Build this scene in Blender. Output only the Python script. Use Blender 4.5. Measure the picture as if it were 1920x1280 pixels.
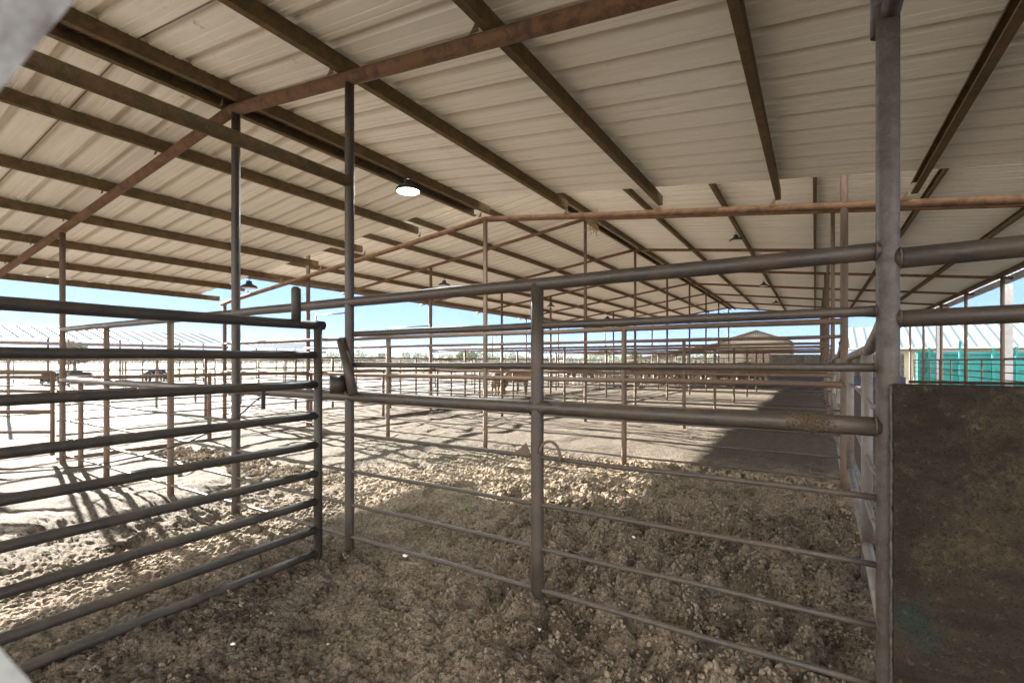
import bpy, bmesh, math, random
import numpy as np
from mathutils import Vector, Matrix
random.seed(7); RNG = np.random.default_rng(7)
R = math.radians
for o in list(bpy.data.objects): bpy.data.objects.remove(o)
S = bpy.context.scene
COL = S.collection
# ------------------------------------------------------------------ camera
YAW = math.atan(568 / 910)
FW = Vector((-math.sin(YAW), math.cos(YAW), 0)); RT = Vector((math.cos(YAW), math.sin(YAW), 0))
CAMH = 1.4
cd = bpy.data.cameras.new('camera'); cam = bpy.data.objects.new('camera', cd); COL.objects.link(cam)
cam.location = (0, 0, CAMH); cam.rotation_euler = (R(90), 0, YAW)
cd.sensor_width = 36; cd.lens = 910 / 1920 * 36; cd.shift_y = 37 / 1920
cd.clip_start = 0.02; cd.clip_end = 6000
cd.dof.use_dof = True; cd.dof.focus_distance = 5.0; cd.dof.aperture_fstop = 9
S.camera = cam
# ------------------------------------------------------------------ light
ELEV = R(17.4); AZ = math.atan2(-0.98, 0.20)
w = bpy.data.worlds.new('World'); S.world = w; w.use_nodes = True
nt = w.node_tree; bg = nt.nodes['Background']
sky = nt.nodes.new('ShaderNodeTexSky'); sky.sky_type = 'NISHITA'; sky.sun_disc = False
sky.sun_elevation = ELEV; sky.sun_rotation = AZ % (2 * math.pi)
sky.air_density = 1.0; sky.dust_density = 0.3; sky.ozone_density = 4.0
gm = nt.nodes.new('ShaderNodeGamma'); gm.inputs[1].default_value = 0.12; nt.links.new(sky.outputs[0], gm.inputs[0])
tn = nt.nodes.new('ShaderNodeMix'); tn.data_type = 'RGBA'; tn.blend_type = 'MULTIPLY'; tn.inputs[0].default_value = 1; tn.inputs[7].default_value = (0.29, 0.47, 0.80, 1)
nt.links.new(gm.outputs[0], tn.inputs[6]); # added fill light: unseen broken bright cloud in the sky behind the photographer
wc = nt.nodes.new('ShaderNodeTexCoord'); wd = nt.nodes.new('ShaderNodeVectorMath'); wd.operation = 'DOT_PRODUCT'; wd.inputs[1].default_value = (-FW.x * 0.85 - RT.x * 0.45, -FW.y * 0.85 - RT.y * 0.45, 0.25); nt.links.new(wc.outputs['Generated'], wd.inputs[0])
wn = nt.nodes.new('ShaderNodeTexNoise'); wn.inputs['Scale'].default_value = 2.6; wn.inputs['Detail'].default_value = 5; nt.links.new(wc.outputs['Generated'], wn.inputs['Vector'])
wa = nt.nodes.new('ShaderNodeMath'); wa.operation = 'MULTIPLY_ADD'; wa.inputs[1].default_value = 1.2; nt.links.new(wn.outputs['Fac'], wa.inputs[0]); nt.links.new(wd.outputs['Value'], wa.inputs[2])
wr = nt.nodes.new('ShaderNodeMapRange'); wr.inputs[1].default_value = 0.62; wr.inputs[2].default_value = 0.95; nt.links.new(wa.outputs[0], wr.inputs[0])
wm = nt.nodes.new('ShaderNodeMix'); wm.data_type = 'RGBA'; wm.inputs[7].default_value = (3.7, 3.55, 3.35, 1); nt.links.new(wr.outputs[0], wm.inputs[0]); nt.links.new(tn.outputs[2], wm.inputs[6])
nt.links.new(wm.outputs[2], bg.inputs[0]); bg.inputs[1].default_value = 0.052
sl = bpy.data.lights.new('sun', 'SUN'); sl.energy = 2.0; sl.angle = R(0.5); sl.color = (1, 0.93, 0.83)
so = bpy.data.objects.new('sun', sl); COL.objects.link(so)
sd = Vector((math.sin(AZ) * math.cos(ELEV), math.cos(AZ) * math.cos(ELEV), math.sin(ELEV)))
so.rotation_euler = sd.to_track_quat('Z', 'Y').to_euler(); so.location = sd * 60
S.view_settings.view_transform = 'Standard'; S.view_settings.look = 'None'
S.view_settings.exposure = 4.78; S.view_settings.gamma = 1
S.cycles.max_bounces = 14; S.cycles.diffuse_bounces = 10

# ------------------------------------------------------------------ helpers
def ray(u, v):
    r = (u - 960) / 910
    return FW + RT * r + Vector((0, 0, (677 - v) / 910))
def atY(u, v, Y):
    d = ray(u, v); return Vector((0, 0, CAMH)) + d * (Y / d.y)
def atX(u, v, X):
    d = ray(u, v); return Vector((0, 0, CAMH)) + d * (X / d.x)
def onG(u, v, z=0):
    d = ray(u, v); return Vector((0, 0, CAMH)) + d * ((z - CAMH) / d.z)

class MB:
    def __init__(s): s.v = []; s.f = []; s.sm = []
    def add(s, vs, fs, smooth=False):
        n = len(s.v); s.v += [tuple(p) for p in vs]; s.f += [tuple(i + n for i in f) for f in fs]
        s.sm += [smooth] * len(fs)
        return s
    def box(s, x0, y0, z0, x1, y1, z1):
        vs = [(x, y, z) for z in (z0, z1) for y in (y0, y1) for x in (x0, x1)]
        return s.add(vs, [(0, 2, 3, 1), (4, 5, 7, 6), (0, 1, 5, 4), (2, 6, 7, 3), (0, 4, 6, 2), (1, 3, 7, 5)])
    def tube(s, pts, r, n=12, cap=True, wob=0.0):
        pts = [Vector(p) for p in pts]; rs = r if isinstance(r, (list, tuple)) else [r] * len(pts)
        d0 = (pts[1] - pts[0]).normalized()
        up = Vector((0, 0, 1)) if abs(d0.z) < 0.9 else Vector((1, 0, 0))
        a = d0.cross(up).normalized(); vs = []; fs = []
        for i, p in enumerate(pts):
            if i == 0: t = pts[1] - pts[0]
            elif i == len(pts) - 1: t = pts[-1] - pts[-2]
            else: t = (pts[i + 1] - p).normalized() + (p - pts[i - 1]).normalized()
            t.normalize(); a = (a - t * a.dot(t)).normalized(); b = t.cross(a)
            for k in range(n):
                q = 2 * math.pi * k / n
                vs.append(p + (a * math.cos(q) + b * math.sin(q)) * (rs[i] * (1 + wob * random.uniform(-1, 1))))
        for i in range(len(pts) - 1):
            for k in range(n):
                k2 = (k + 1) % n
                fs.append((i * n + k, (i + 1) * n + k, (i + 1) * n + k2, i * n + k2))
        s.add(vs, fs, True)
        if cap:
            m = len(s.v) - len(vs); e = m + (len(pts) - 1) * n
            s.f.append(tuple(m + k for k in range(n))); s.sm.append(False)
            s.f.append(tuple(e + k for k in reversed(range(n)))); s.sm.append(False)
        return s
    def pipe(s, a, b, r, n=12, seg=0.6, wav=0.0, wob=0.0):
        a = Vector(a); b = Vector(b); L = (b - a).length; k = max(1, int(L / seg)) if (wav or wob) else 1
        pts = []
        for i in range(k + 1):
            p = a.lerp(b, i / k)
            if 0 < i < k: p += Vector((random.uniform(-1, 1), random.uniform(-1, 1), random.uniform(-1, 1))) * wav
            pts.append(p)
        return s.tube(pts, r, n, True, wob)
    def lathe(s, c, prof, n=24):
        vs = []; fs = []; c = Vector(c)
        for r, z in prof:
            for k in range(n):
                q = 2 * math.pi * k / n; vs.append(c + Vector((r * math.cos(q), r * math.sin(q), z)))
        for i in range(len(prof) - 1):
            for k in range(n):
                k2 = (k + 1) % n; fs.append((i * n + k, i * n + k2, (i + 1) * n + k2, (i + 1) * n + k))
        return s.add(vs, fs, True)
    def extrude(s, prof, a, b, closed=True):
        """prof: list of offset vectors; swept straight from a to b"""
        a = Vector(a); b = Vector(b); n = len(prof)
        vs = [a + Vector(p) for p in prof] + [b + Vector(p) for p in prof]
        fs = [(i, (i + 1) % n, (i + 1) % n + n, i + n) for i in range(n if closed else n - 1)]
        return s.add(vs, fs)

def base_of(o):
    p = Vector((0, 0, 0))
    while o: p += o.location; o = o.parent
    return p
def obj(name, mb, mat, parent=None, local=False):
    off = Vector((0, 0, 0)) if (parent is None or local) else base_of(parent)
    me = bpy.data.meshes.new(name)
    me.from_pydata([(p[0] - off.x, p[1] - off.y, p[2] - off.z) for p in mb.v], [], mb.f)
    me.polygons.foreach_set('use_smooth', mb.sm); me.materials.append(mat); me.update()
    o = bpy.data.objects.new(name, me); COL.objects.link(o)
    if parent: o.parent = parent
    return o
def tag(o, label=None, cat=None, group=None, kind=None):
    if label: o['label'] = label
    if cat: o['category'] = cat
    if group: o['group'] = group
    if kind: o['kind'] = kind
    return o
def thing(name, label, cat, loc=(0, 0, 0), group=None, rot=0):
    o = bpy.data.objects.new(name, None); COL.objects.link(o); o.location = loc; o.rotation_euler = (0, 0, rot)
    o.empty_display_size = 0.1
    return tag(o, label, cat, group)
def copy_tree(o, parent=None):
    c = o.copy(); COL.objects.link(c); c.parent = parent
    for ch in o.children: copy_tree(ch, c)
    return c

# ------------------------------------------------------------------ materials
def mat(name, base=(0.5, 0.5, 0.5), rough=0.6, metal=0.0, spec=0.4):
    m = bpy.data.materials.new(name); m.use_nodes = True
    b = m.node_tree.nodes['Principled BSDF']
    b.inputs['Base Color'].default_value = (*base, 1); b.inputs['Roughness'].default_value = rough
    b.inputs['Metallic'].default_value = metal; b.inputs['Specular IOR Level'].default_value = spec
    return m, m.node_tree, b
def N(nt, t, **kw):
    n = nt.nodes.new(t)
    for k, v in kw.items():
        if k in n.inputs: n.inputs[k].default_value = v
        else: setattr(n, k, v)
    return n
def ramp(nt, src, stops):
    r = nt.nodes.new('ShaderNodeValToRGB'); e = r.color_ramp.elements
    while len(e) < len(stops): e.new(0.5)
    for el, (p, c) in zip(e, stops):
        el.position = p; el.color = (*c, 1) if len(c) == 3 else c
    nt.links.new(src, r.inputs[0]); return r.outputs[0]
def noise(nt, vec, scale, detail=5, rough=0.6, dist=0.0):
    n = N(nt, 'ShaderNodeTexNoise', Scale=scale, Detail=detail, Roughness=rough, Distortion=dist)
    nt.links.new(vec, n.inputs['Vector']); return n.outputs['Fac']
def mix(nt, f, a, b, mode='MIX'):
    m = nt.nodes.new('ShaderNodeMix'); m.data_type = 'RGBA'; m.blend_type = mode
    for s_, i in ((f, 0), (a, 6), (b, 7)):
        if isinstance(s_, (int, float)): m.inputs[i].default_value = s_
        elif isinstance(s_, tuple): m.inputs[i].default_value = (*s_, 1)
        else: nt.links.new(s_, m.inputs[i])
    return m.outputs[2]
def bump(nt, b, h, strength=0.3, dist=0.01):
    n = N(nt, 'ShaderNodeBump', Strength=strength, Distance=dist)
    nt.links.new(h, n.inputs['Height']); nt.links.new(n.outputs[0], b.inputs['Normal'])
def coords(nt, scl=(1, 1, 1), kind='Object'):
    t = nt.nodes.new('ShaderNodeTexCoord'); m = nt.nodes.new('ShaderNodeMapping')
    m.inputs['Scale'].default_value = scl; nt.links.new(t.outputs[kind], m.inputs[0]); return m.outputs[0]

def steel(name, paint, rust, dust, amt=0.5, rough=0.55, spec=0.4, scale=1.0, grain=1.0):
    m, nt, b = mat(name, paint, rough, 0.0, spec); c = coords(nt)
    a = noise(nt, c, 6 * scale, 8, 0.7, 0.4); f = noise(nt, c, 110 * scale, 3, 0.6); g = noise(nt, c, 28 * scale, 6, 0.75)
    c1 = mix(nt, ramp(nt, a, [(amt - 0.09, (0, 0, 0)), (amt + 0.07, (1, 1, 1))]), paint, rust)
    c2 = mix(nt, ramp(nt, f, [(0.60, (0, 0, 0)), (0.72, (0.55 * grain,) * 3)]), c1, dust)
    c3 = mix(nt, ramp(nt, g, [(0.56, (0, 0, 0)), (0.74, (0.6,) * 3)]), c2, dust)
    nt.links.new(c3, b.inputs['Base Color'])
    nt.links.new(ramp(nt, a, [(0.3, (rough - 0.12,) * 3), (0.7, (rough + 0.2,) * 3)]), b.inputs['Roughness'])
    bump(nt, b, g, 0.35, 0.004); return m
M = {}
M['pipe_dark'] = steel('dark_pipe', (0.040, 0.035, 0.030), (0.066, 0.046, 0.032), (0.14, 0.112, 0.085), 0.5, 0.45, 0.5)
M['pipe_gate'] = steel('gate_pipe', (0.036, 0.032, 0.027), (0.055, 0.042, 0.028), (0.11, 0.092, 0.068), 0.55, 0.5, 0.45)
M['pipe_brown'] = steel('brown_pipe', (0.095, 0.068, 0.05), (0.13, 0.082, 0.056), (0.20, 0.165, 0.13), 0.47, 0.6, 0.35)
M['pipe_post'] = steel('big_post_paint', (0.066, 0.052, 0.043), (0.05, 0.034, 0.024), (0.17, 0.136, 0.113), 0.52, 0.5, 0.5, 2.6, 1.4)
M['pipe_pale'] = steel('pale_pipe', (0.17, 0.152, 0.135), (0.12, 0.088, 0.065), (0.24, 0.215, 0.19), 0.58, 0.45, 0.5)
M['rafter'] = steel('rusty_rafter', (0.105, 0.06, 0.036), (0.20, 0.112, 0.063), (0.27, 0.19, 0.105), 0.48, 0.75, 0.25, 1.6, 1.2)
M['purlin'] = steel('rusty_purlin', (0.105, 0.083, 0.045), (0.19, 0.115, 0.062), (0.32, 0.265, 0.16), 0.52, 0.8, 0.2, 1.7, 1.2)
M['rod'] = steel('rod', (0.046, 0.041, 0.035), (0.07, 0.052, 0.038), (0.15, 0.13, 0.105), 0.5, 0.5, 0.4)
M['teal'] = steel('teal_paint', (0.010, 0.21, 0.20), (0.015, 0.19, 0.18), (0.05, 0.25, 0.235), 0.5, 0.5)
M['white'] = steel('white_paint', (0.42, 0.43, 0.44), (0.36, 0.35, 0.34), (0.48, 0.49, 0.5), 0.55, 0.5)
M['grey'] = steel('grey_box', (0.16, 0.155, 0.14), (0.11, 0.10, 0.09), (0.24, 0.22, 0.2), 0.5, 0.7)
M['navy'] = steel('navy', (0.03, 0.045, 0.10), (0.06, 0.05, 0.06), (0.12, 0.12, 0.14), 0.55, 0.6)
M['lamp_body'] = mat('lamp_body', (0.07, 0.07, 0.075), 0.5, 0.3)[0]
m, nt, b = mat('lamp_on', (1, 1, 1), 0.5); b.inputs['Emission Color'].default_value = (0.86, 1.0, 0.95, 1)
b.inputs['Emission Strength'].default_value = 6.0; M['lamp_on'] = m
M['lamp_off'] = mat('lamp_off', (0.7, 0.7, 0.66), 0.3)[0]
M['mud'] = mat('mud', (0.075, 0.057, 0.037), 0.95, 0, 0.1)[0]
M['cable'] = mat('cable', (0.02, 0.018, 0.016), 0.6)[0]
M['straw'] = mat('straw', (0.30, 0.20, 0.08), 0.9)[0]
M['green'] = mat('grass', (0.17, 0.24, 0.10), 0.7)[0]
M['feather'] = mat('feather', (0.75, 0.73, 0.68), 0.8)[0]
M['stone'] = mat('stone', (0.42, 0.27, 0.10), 0.8)[0]

# roof sheet: cream enamel with streaks running down the slope (X), rust and algae film
m, nt, b = mat('roof_sheet', (0.7, 0.65, 0.55), 0.45, 0, 0.35)
c = coords(nt, (1, 1, 1)); cs = coords(nt, (0.30, 6, 1)); cs2 = coords(nt, (0.8, 26, 1))
s1 = noise(nt, cs, 1.0, 6, 0.7); s2 = noise(nt, cs2, 1.0, 5, 0.7); bl = noise(nt, c, 0.55, 4, 0.6); sp = noise(nt, c, 9, 6, 0.75)
col = mix(nt, ramp(nt, s1, [(0.52, (0, 0, 0)), (0.72, (0.38,) * 3)]), (0.92, 0.88, 0.80), (0.68, 0.58, 0.44))
mul = N(nt, 'ShaderNodeMath', operation='MULTIPLY'); nt.links.new(ramp(nt, bl, [(0.40, (0, 0, 0)), (0.68, (1, 1, 1))]), mul.inputs[0])
nt.links.new(ramp(nt, s2, [(0.50, (0, 0, 0)), (0.75, (0.5,) * 3)]), mul.inputs[1])
col = mix(nt, mul.outputs[0], col, (0.40, 0.33, 0.22))
mu2 = N(nt, 'ShaderNodeMath', operation='MULTIPLY'); nt.links.new(ramp(nt, sp, [(0.60, (0, 0, 0)), (0.72, (0.7,) * 3)]), mu2.inputs[0])
nt.links.new(ramp(nt, bl, [(0.45, (0, 0, 0)), (0.6, (1, 1, 1))]), mu2.inputs[1])
col = mix(nt, mu2.outputs[0], col, (0.22, 0.20, 0.12))
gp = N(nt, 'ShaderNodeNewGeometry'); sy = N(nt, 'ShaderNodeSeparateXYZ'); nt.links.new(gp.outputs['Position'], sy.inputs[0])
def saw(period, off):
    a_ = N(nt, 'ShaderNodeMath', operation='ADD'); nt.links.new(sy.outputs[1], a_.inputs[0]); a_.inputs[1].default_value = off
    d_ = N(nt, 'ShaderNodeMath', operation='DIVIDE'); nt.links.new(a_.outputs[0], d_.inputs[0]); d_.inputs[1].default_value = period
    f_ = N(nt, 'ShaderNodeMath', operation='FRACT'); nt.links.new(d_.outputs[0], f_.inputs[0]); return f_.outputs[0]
rb = ramp(nt, saw(0.305, 30.5 - 0.305 * 0 + 3.8 - 30.5), [(0.70, (0, 0, 0)), (0.735, (1, 1, 1)), (0.94, (1, 1, 1)), (0.985, (0, 0, 0))])   # recess shade of each rib, painted into the sheet colour
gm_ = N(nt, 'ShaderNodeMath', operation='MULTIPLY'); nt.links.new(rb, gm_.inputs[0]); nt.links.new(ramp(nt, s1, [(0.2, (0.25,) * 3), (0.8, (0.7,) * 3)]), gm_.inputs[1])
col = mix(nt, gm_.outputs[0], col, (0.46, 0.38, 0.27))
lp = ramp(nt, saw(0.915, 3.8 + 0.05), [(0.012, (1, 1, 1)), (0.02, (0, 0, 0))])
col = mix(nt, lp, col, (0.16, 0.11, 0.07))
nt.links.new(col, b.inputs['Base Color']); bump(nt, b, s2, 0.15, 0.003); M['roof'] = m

# ground
m, nt, b = mat('dirt', (0.3, 0.24, 0.17), 0.95, 0, 0.15)
c = coords(nt)
n1 = noise(nt, c, 0.33, 5, 0.6, 0.3); n2 = noise(nt, c, 7, 8, 0.75); n3 = noise(nt, c, 55, 6, 0.75)
sun_cut_soil = mix(nt, ramp(nt, n2, [(0.35, (0, 0, 0)), (0.65, (1, 1, 1))]), (0.095, 0.079, 0.063), (0.172, 0.148, 0.12))
shade_lift_soil = mix(nt, ramp(nt, n2, [(0.35, (0, 0, 0)), (0.65, (1, 1, 1))]), (0.205, 0.16, 0.115), (0.43, 0.345, 0.26))
shade_lift_soil = mix(nt, ramp(nt, noise(nt, c, 2.1, 4, 0.6), [(0.5, (0, 0, 0)), (0.68, (0.5,) * 3)]), shade_lift_soil, (0.15, 0.13, 0.065))
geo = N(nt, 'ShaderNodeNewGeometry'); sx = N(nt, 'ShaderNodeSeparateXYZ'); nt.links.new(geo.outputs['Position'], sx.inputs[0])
# light evened in the colour: shaded near soil painted lighter, sunlit soil beyond darker
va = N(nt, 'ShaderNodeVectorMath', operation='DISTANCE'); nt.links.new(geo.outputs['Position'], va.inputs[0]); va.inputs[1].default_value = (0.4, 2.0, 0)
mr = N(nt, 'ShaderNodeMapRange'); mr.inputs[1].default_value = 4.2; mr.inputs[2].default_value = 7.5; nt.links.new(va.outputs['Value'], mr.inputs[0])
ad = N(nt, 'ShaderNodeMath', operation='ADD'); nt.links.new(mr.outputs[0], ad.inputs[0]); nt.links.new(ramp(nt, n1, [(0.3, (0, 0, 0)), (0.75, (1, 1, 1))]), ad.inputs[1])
shade_lift_soil = mix(nt, ramp(nt, noise(nt, c, 1.5, 5, 0.65, 0.5), [(0.48, (0, 0, 0)), (0.62, (0.8,) * 3)]), shade_lift_soil, (0.42, 0.38, 0.33), 'MULTIPLY')
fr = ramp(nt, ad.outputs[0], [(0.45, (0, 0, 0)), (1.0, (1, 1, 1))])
col = mix(nt, fr, shade_lift_soil, sun_cut_soil)
col = mix(nt, ramp(nt, n3, [(0.38, (1, 1, 1)), (0.50, (0, 0, 0))]), col, (0.30, 0.25, 0.20), 'MULTIPLY')
col = mix(nt, ramp(nt, n3, [(0.56, (0, 0, 0)), (0.68, (0.7,) * 3)]), col, (0.48, 0.41, 0.325))
ox1 = N(nt, 'ShaderNodeMapRange'); ox1.inputs[1].default_value = -12.2; ox1.inputs[2].default_value = -15.0; nt.links.new(sx.outputs[0], ox1.inputs[0])
ox2 = N(nt, 'ShaderNodeMapRange'); ox2.inputs[1].default_value = -1.8; ox2.inputs[2].default_value = -3.6; nt.links.new(sx.outputs[1], ox2.inputs[0])
ox = N(nt, 'ShaderNodeMath', operation='MAXIMUM'); nt.links.new(ox1.outputs[0], ox.inputs[0]); nt.links.new(ox2.outputs[0], ox.inputs[1])
col = mix(nt, ox.outputs[0], col, mix(nt, ramp(nt, n2, [(0.35, (0, 0, 0)), (0.65, (1, 1, 1))]), (0.09, 0.087, 0.083), (0.15, 0.145, 0.138)))
# pasture far to the left
gx = N(nt, 'ShaderNodeMapRange'); gx.inputs[1].default_value = -48; gx.inputs[2].default_value = -62; nt.links.new(sx.outputs[0], gx.inputs[0])
grs = mix(nt, noise(nt, c, 0.12, 5, 0.6), (0.065, 0.09, 0.045), (0.115, 0.13, 0.08))
col = mix(nt, gx.outputs[0], col, grs)
nt.links.new(col, b.inputs['Base Color'])
hh = N(nt, 'ShaderNodeMath', operation='ADD'); nt.links.new(n2, hh.inputs[0]); nt.links.new(n3, hh.inputs[1])
n4 = noise(nt, c, 22, 5, 0.8, 0.6); h2 = N(nt, 'ShaderNodeMath', operation='ADD'); nt.links.new(hh.outputs[0], h2.inputs[0]); nt.links.new(n4, h2.inputs[1]); hh = h2
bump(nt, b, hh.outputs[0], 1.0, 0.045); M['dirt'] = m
m, nt, b = mat('clod', (0.2, 0.15, 0.1), 0.95, 0, 0.15); c = coords(nt)
nt.links.new(mix(nt, noise(nt, c, 16, 7, 0.8), (0.125, 0.098, 0.07), (0.29, 0.232, 0.172)), b.inputs['Base Color'])
bump(nt, b, noise(nt, c, 60, 5, 0.7), 0.8, 0.01); M['clod'] = m

# solid panel wall: dark, streaked, algae and old teal paint
m, nt, b = mat('stained_panel', (0.07, 0.055, 0.035), 0.75, 0, 0.2); c = coords(nt, (1, 1, 1)); ch = coords(nt, (1.5, 1.5, 4))
a = noise(nt, c, 2.6, 8, 0.72, 0.5); h = noise(nt, ch, 3, 6, 0.75); f = noise(nt, c, 42, 6, 0.8); t = noise(nt, c, 3.3, 3, 0.5)
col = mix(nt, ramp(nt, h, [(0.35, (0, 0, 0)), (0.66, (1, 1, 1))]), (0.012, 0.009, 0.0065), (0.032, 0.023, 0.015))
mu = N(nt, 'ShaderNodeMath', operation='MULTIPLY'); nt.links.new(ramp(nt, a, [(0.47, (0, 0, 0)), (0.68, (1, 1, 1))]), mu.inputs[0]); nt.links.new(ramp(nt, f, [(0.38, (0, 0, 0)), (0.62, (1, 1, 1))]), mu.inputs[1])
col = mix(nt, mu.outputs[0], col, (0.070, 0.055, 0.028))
col = mix(nt, ramp(nt, t, [(0.68, (0, 0, 0)), (0.76, (0.5,) * 3)]), col, (0.010, 0.030, 0.025))
col = mix(nt, ramp(nt, f, [(0.58, (0, 0, 0)), (0.70, (0.6,) * 3)]), col, (0.12, 0.09, 0.058))
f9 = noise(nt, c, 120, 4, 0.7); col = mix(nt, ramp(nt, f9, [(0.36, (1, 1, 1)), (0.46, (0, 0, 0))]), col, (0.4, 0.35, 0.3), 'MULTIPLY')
nt.links.new(col, b.inputs['Base Color']); bump(nt, b, f, 0.8, 0.01); M['panel'] = m
# board edge near the lens
m, nt, b = mat('weathered_board', (0.3, 0.3, 0.3), 0.7); c = coords(nt)
nt.links.new(ramp(nt, noise(nt, c, 34, 4, 0.6), [(0.36, (0.06, 0.05, 0.045)), (0.5, (0.15, 0.15, 0.15)), (0.63, (0.27, 0.28, 0.275))]), b.inputs['Base Color']); M['board'] = m

# ------------------------------------------------------------------ ground
_L = {}
def lattice(seed):
    if seed not in _L: _L[seed] = np.random.default_rng(seed).random((256, 256))
    return _L[seed]
    return np.random.default_rng(seed).random((256, 256))
def vnoise(x, y, seed):
    L = lattice(seed); xi = np.floor(x).astype(int); yi = np.floor(y).astype(int); fx = x - xi; fy = y - yi
    fx = fx * fx * (3 - 2 * fx); fy = fy * fy * (3 - 2 * fy)
    g = lambda a, b_: L[a & 255, b_ & 255]
    return (g(xi, yi) * (1 - fx) + g(xi + 1, yi) * fx) * (1 - fy) + (g(xi, yi + 1) * (1 - fx) + g(xi + 1, yi + 1) * fx) * fy
def fbm(x, y, seed, o=4):
    s_ = 0; a = 1; t = 0
    for i in range(o): s_ = s_ + a * vnoise(x * 2 ** i, y * 2 ** i, seed + i); t += a; a *= 0.55
    return s_ / t
def clumps(x, y, cell, seed, dens=0.8):
    """rounded crumbs: one dome per jittered cell"""
    r1, r2, r3 = lattice(seed), lattice(seed + 1), lattice(seed + 2)
    gx, gy = x / cell, y / cell; xi = np.floor(gx).astype(int); yi = np.floor(gy).astype(int); best = np.zeros_like(x)
    for dx in (-1, 0, 1):
        for dy in (-1, 0, 1):
            a = (xi + dx) & 255; b_ = (yi + dy) & 255
            px = xi + dx + r1[a, b_]; py = yi + dy + r2[a, b_]; k = r3[a, b_]
            rad = 0.35 + 0.55 * k
            q = 1 - ((gx - px) ** 2 + (gy - py) ** 2) / rad ** 2
            hgt = np.sqrt(np.maximum(q, 0)) * rad * (k < dens)
            best = np.maximum(best, hgt)
    return best * cell
def rough_mask(x, y):
    a = np.exp(-(((x + 0.7) / 1.7) ** 2 + ((y - 3.8) / 1.9) ** 2) ** 1.5)
    b_ = np.exp(-(((x + 1.0) / 1.6) ** 2 + ((y - 6.3) / 0.5) ** 2))
    n = fbm(x * 0.8, y * 0.8, 40, 3)
    return np.clip(a * 1.1 + b_ * 0.8 + (n - 0.5) * 0.9, 0, 1)
def height(x, y, cellsize):
    f1 = np.clip(1.5 - cellsize / 0.05, 0, 1); f2 = np.clip(1.5 - cellsize / 0.25, 0, 1); f3 = np.clip(1.5 - cellsize / 2.0, 0, 1)
    rm = rough_mask(x, y)
    wx = x + 0.03 * fbm(x * 9, y * 9, 70, 2); wy = y + 0.03 * fbm(x * 9 + 5, y * 9, 71, 2)
    h = f3 * (fbm(x * 0.3, y * 0.3, 3, 3) - 0.5) * 0.10
    h = h + f2 * (fbm(x * 2.2, y * 2.2, 11, 4) - 0.5) * (0.07 + 0.16 * rm)
    hoof = np.maximum(0, fbm(x * 2.6 + 9, y * 2.6, 91, 3) - 0.5) * 2
    h = h + f1 * (clumps(wx, wy, 0.13, 21, 0.5) * (0.08 + 0.95 * rm) + clumps(wx, wy, 0.055, 31, 0.7) * (0.16 + 0.5 * rm + 0.3 * hoof)
                  + clumps(wy + 3, wx, 0.030, 81, 0.8) * (0.75 + 0.5 * hoof) + clumps(wx + 1, wy + 8, 0.019, 101, 0.8) * 0.8
                  + (fbm(x * 45, y * 45, 51, 2) - 0.5) * 0.012)
    h = h - f1 * np.maximum(0, fbm(x * 3.1 + 7, y * 3.1, 61, 3) - 0.62) * 0.25
    return h - 0.01
def axis(a, b, fine, lo, hi):
    c_ = list(np.arange(a, b, fine)); s_ = fine; p = b
    while p < hi: c_.append(p); s_ = min(s_ * 1.022, 400); p += s_
    c_.append(hi); s_ = fine; p = a; l = []
    while p > lo:
        s_ = min(s_ * 1.022, 400); p -= s_; l.append(p)
    return np.array(sorted(l) + c_)
xs = axis(-4.0, 0.4, 0.0105, -3000, 3000); ys = axis(1.0, 4.6, 0.0105, -3000, 3000)
X, Y = np.meshgrid(xs, ys); cs_ = np.maximum(np.gradient(xs)[None, :], np.gradient(ys)[:, None])
Z = height(X, Y, cs_)
nx, ny = len(xs), len(ys)
me = bpy.data.meshes.new('ground'); me.vertices.add(nx * ny)
me.vertices.foreach_set('co', np.stack([X, Y, Z], -1).astype(np.float32).ravel())
idx = np.arange(nx * ny).reshape(ny, nx)
q = np.stack([idx[:-1, :-1], idx[:-1, 1:], idx[1:, 1:], idx[1:, :-1]], -1).reshape(-1, 4)
me.loops.add(q.size); me.polygons.add(len(q)); me.loops.foreach_set('vertex_index', q.ravel().astype(np.int32))
me.polygons.foreach_set('loop_start', np.arange(0, q.size, 4, dtype=np.int32))
try: me.polygons.foreach_set('loop_total', np.full(len(q), 4, dtype=np.int32))
except Exception: pass
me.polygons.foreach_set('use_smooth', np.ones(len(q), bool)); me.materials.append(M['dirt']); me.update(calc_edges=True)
g = bpy.data.objects.new('ground', me); COL.objects.link(g); tag(g, kind='structure')
def gz(x, y):
    i = min(max(int(np.searchsorted(xs, x)) - 1, 0), nx - 2); j = min(max(int(np.searchsorted(ys, y)) - 1, 0), ny - 2)
    a = (x - xs[i]) / (xs[i + 1] - xs[i]); b_ = (y - ys[j]) / (ys[j + 1] - ys[j])
    return float((Z[j, i] * (1 - a) + Z[j, i + 1] * a) * (1 - b_) + (Z[j + 1, i] * (1 - a) + Z[j + 1, i + 1] * a) * b_)
print('ground', nx, ny)

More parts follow.
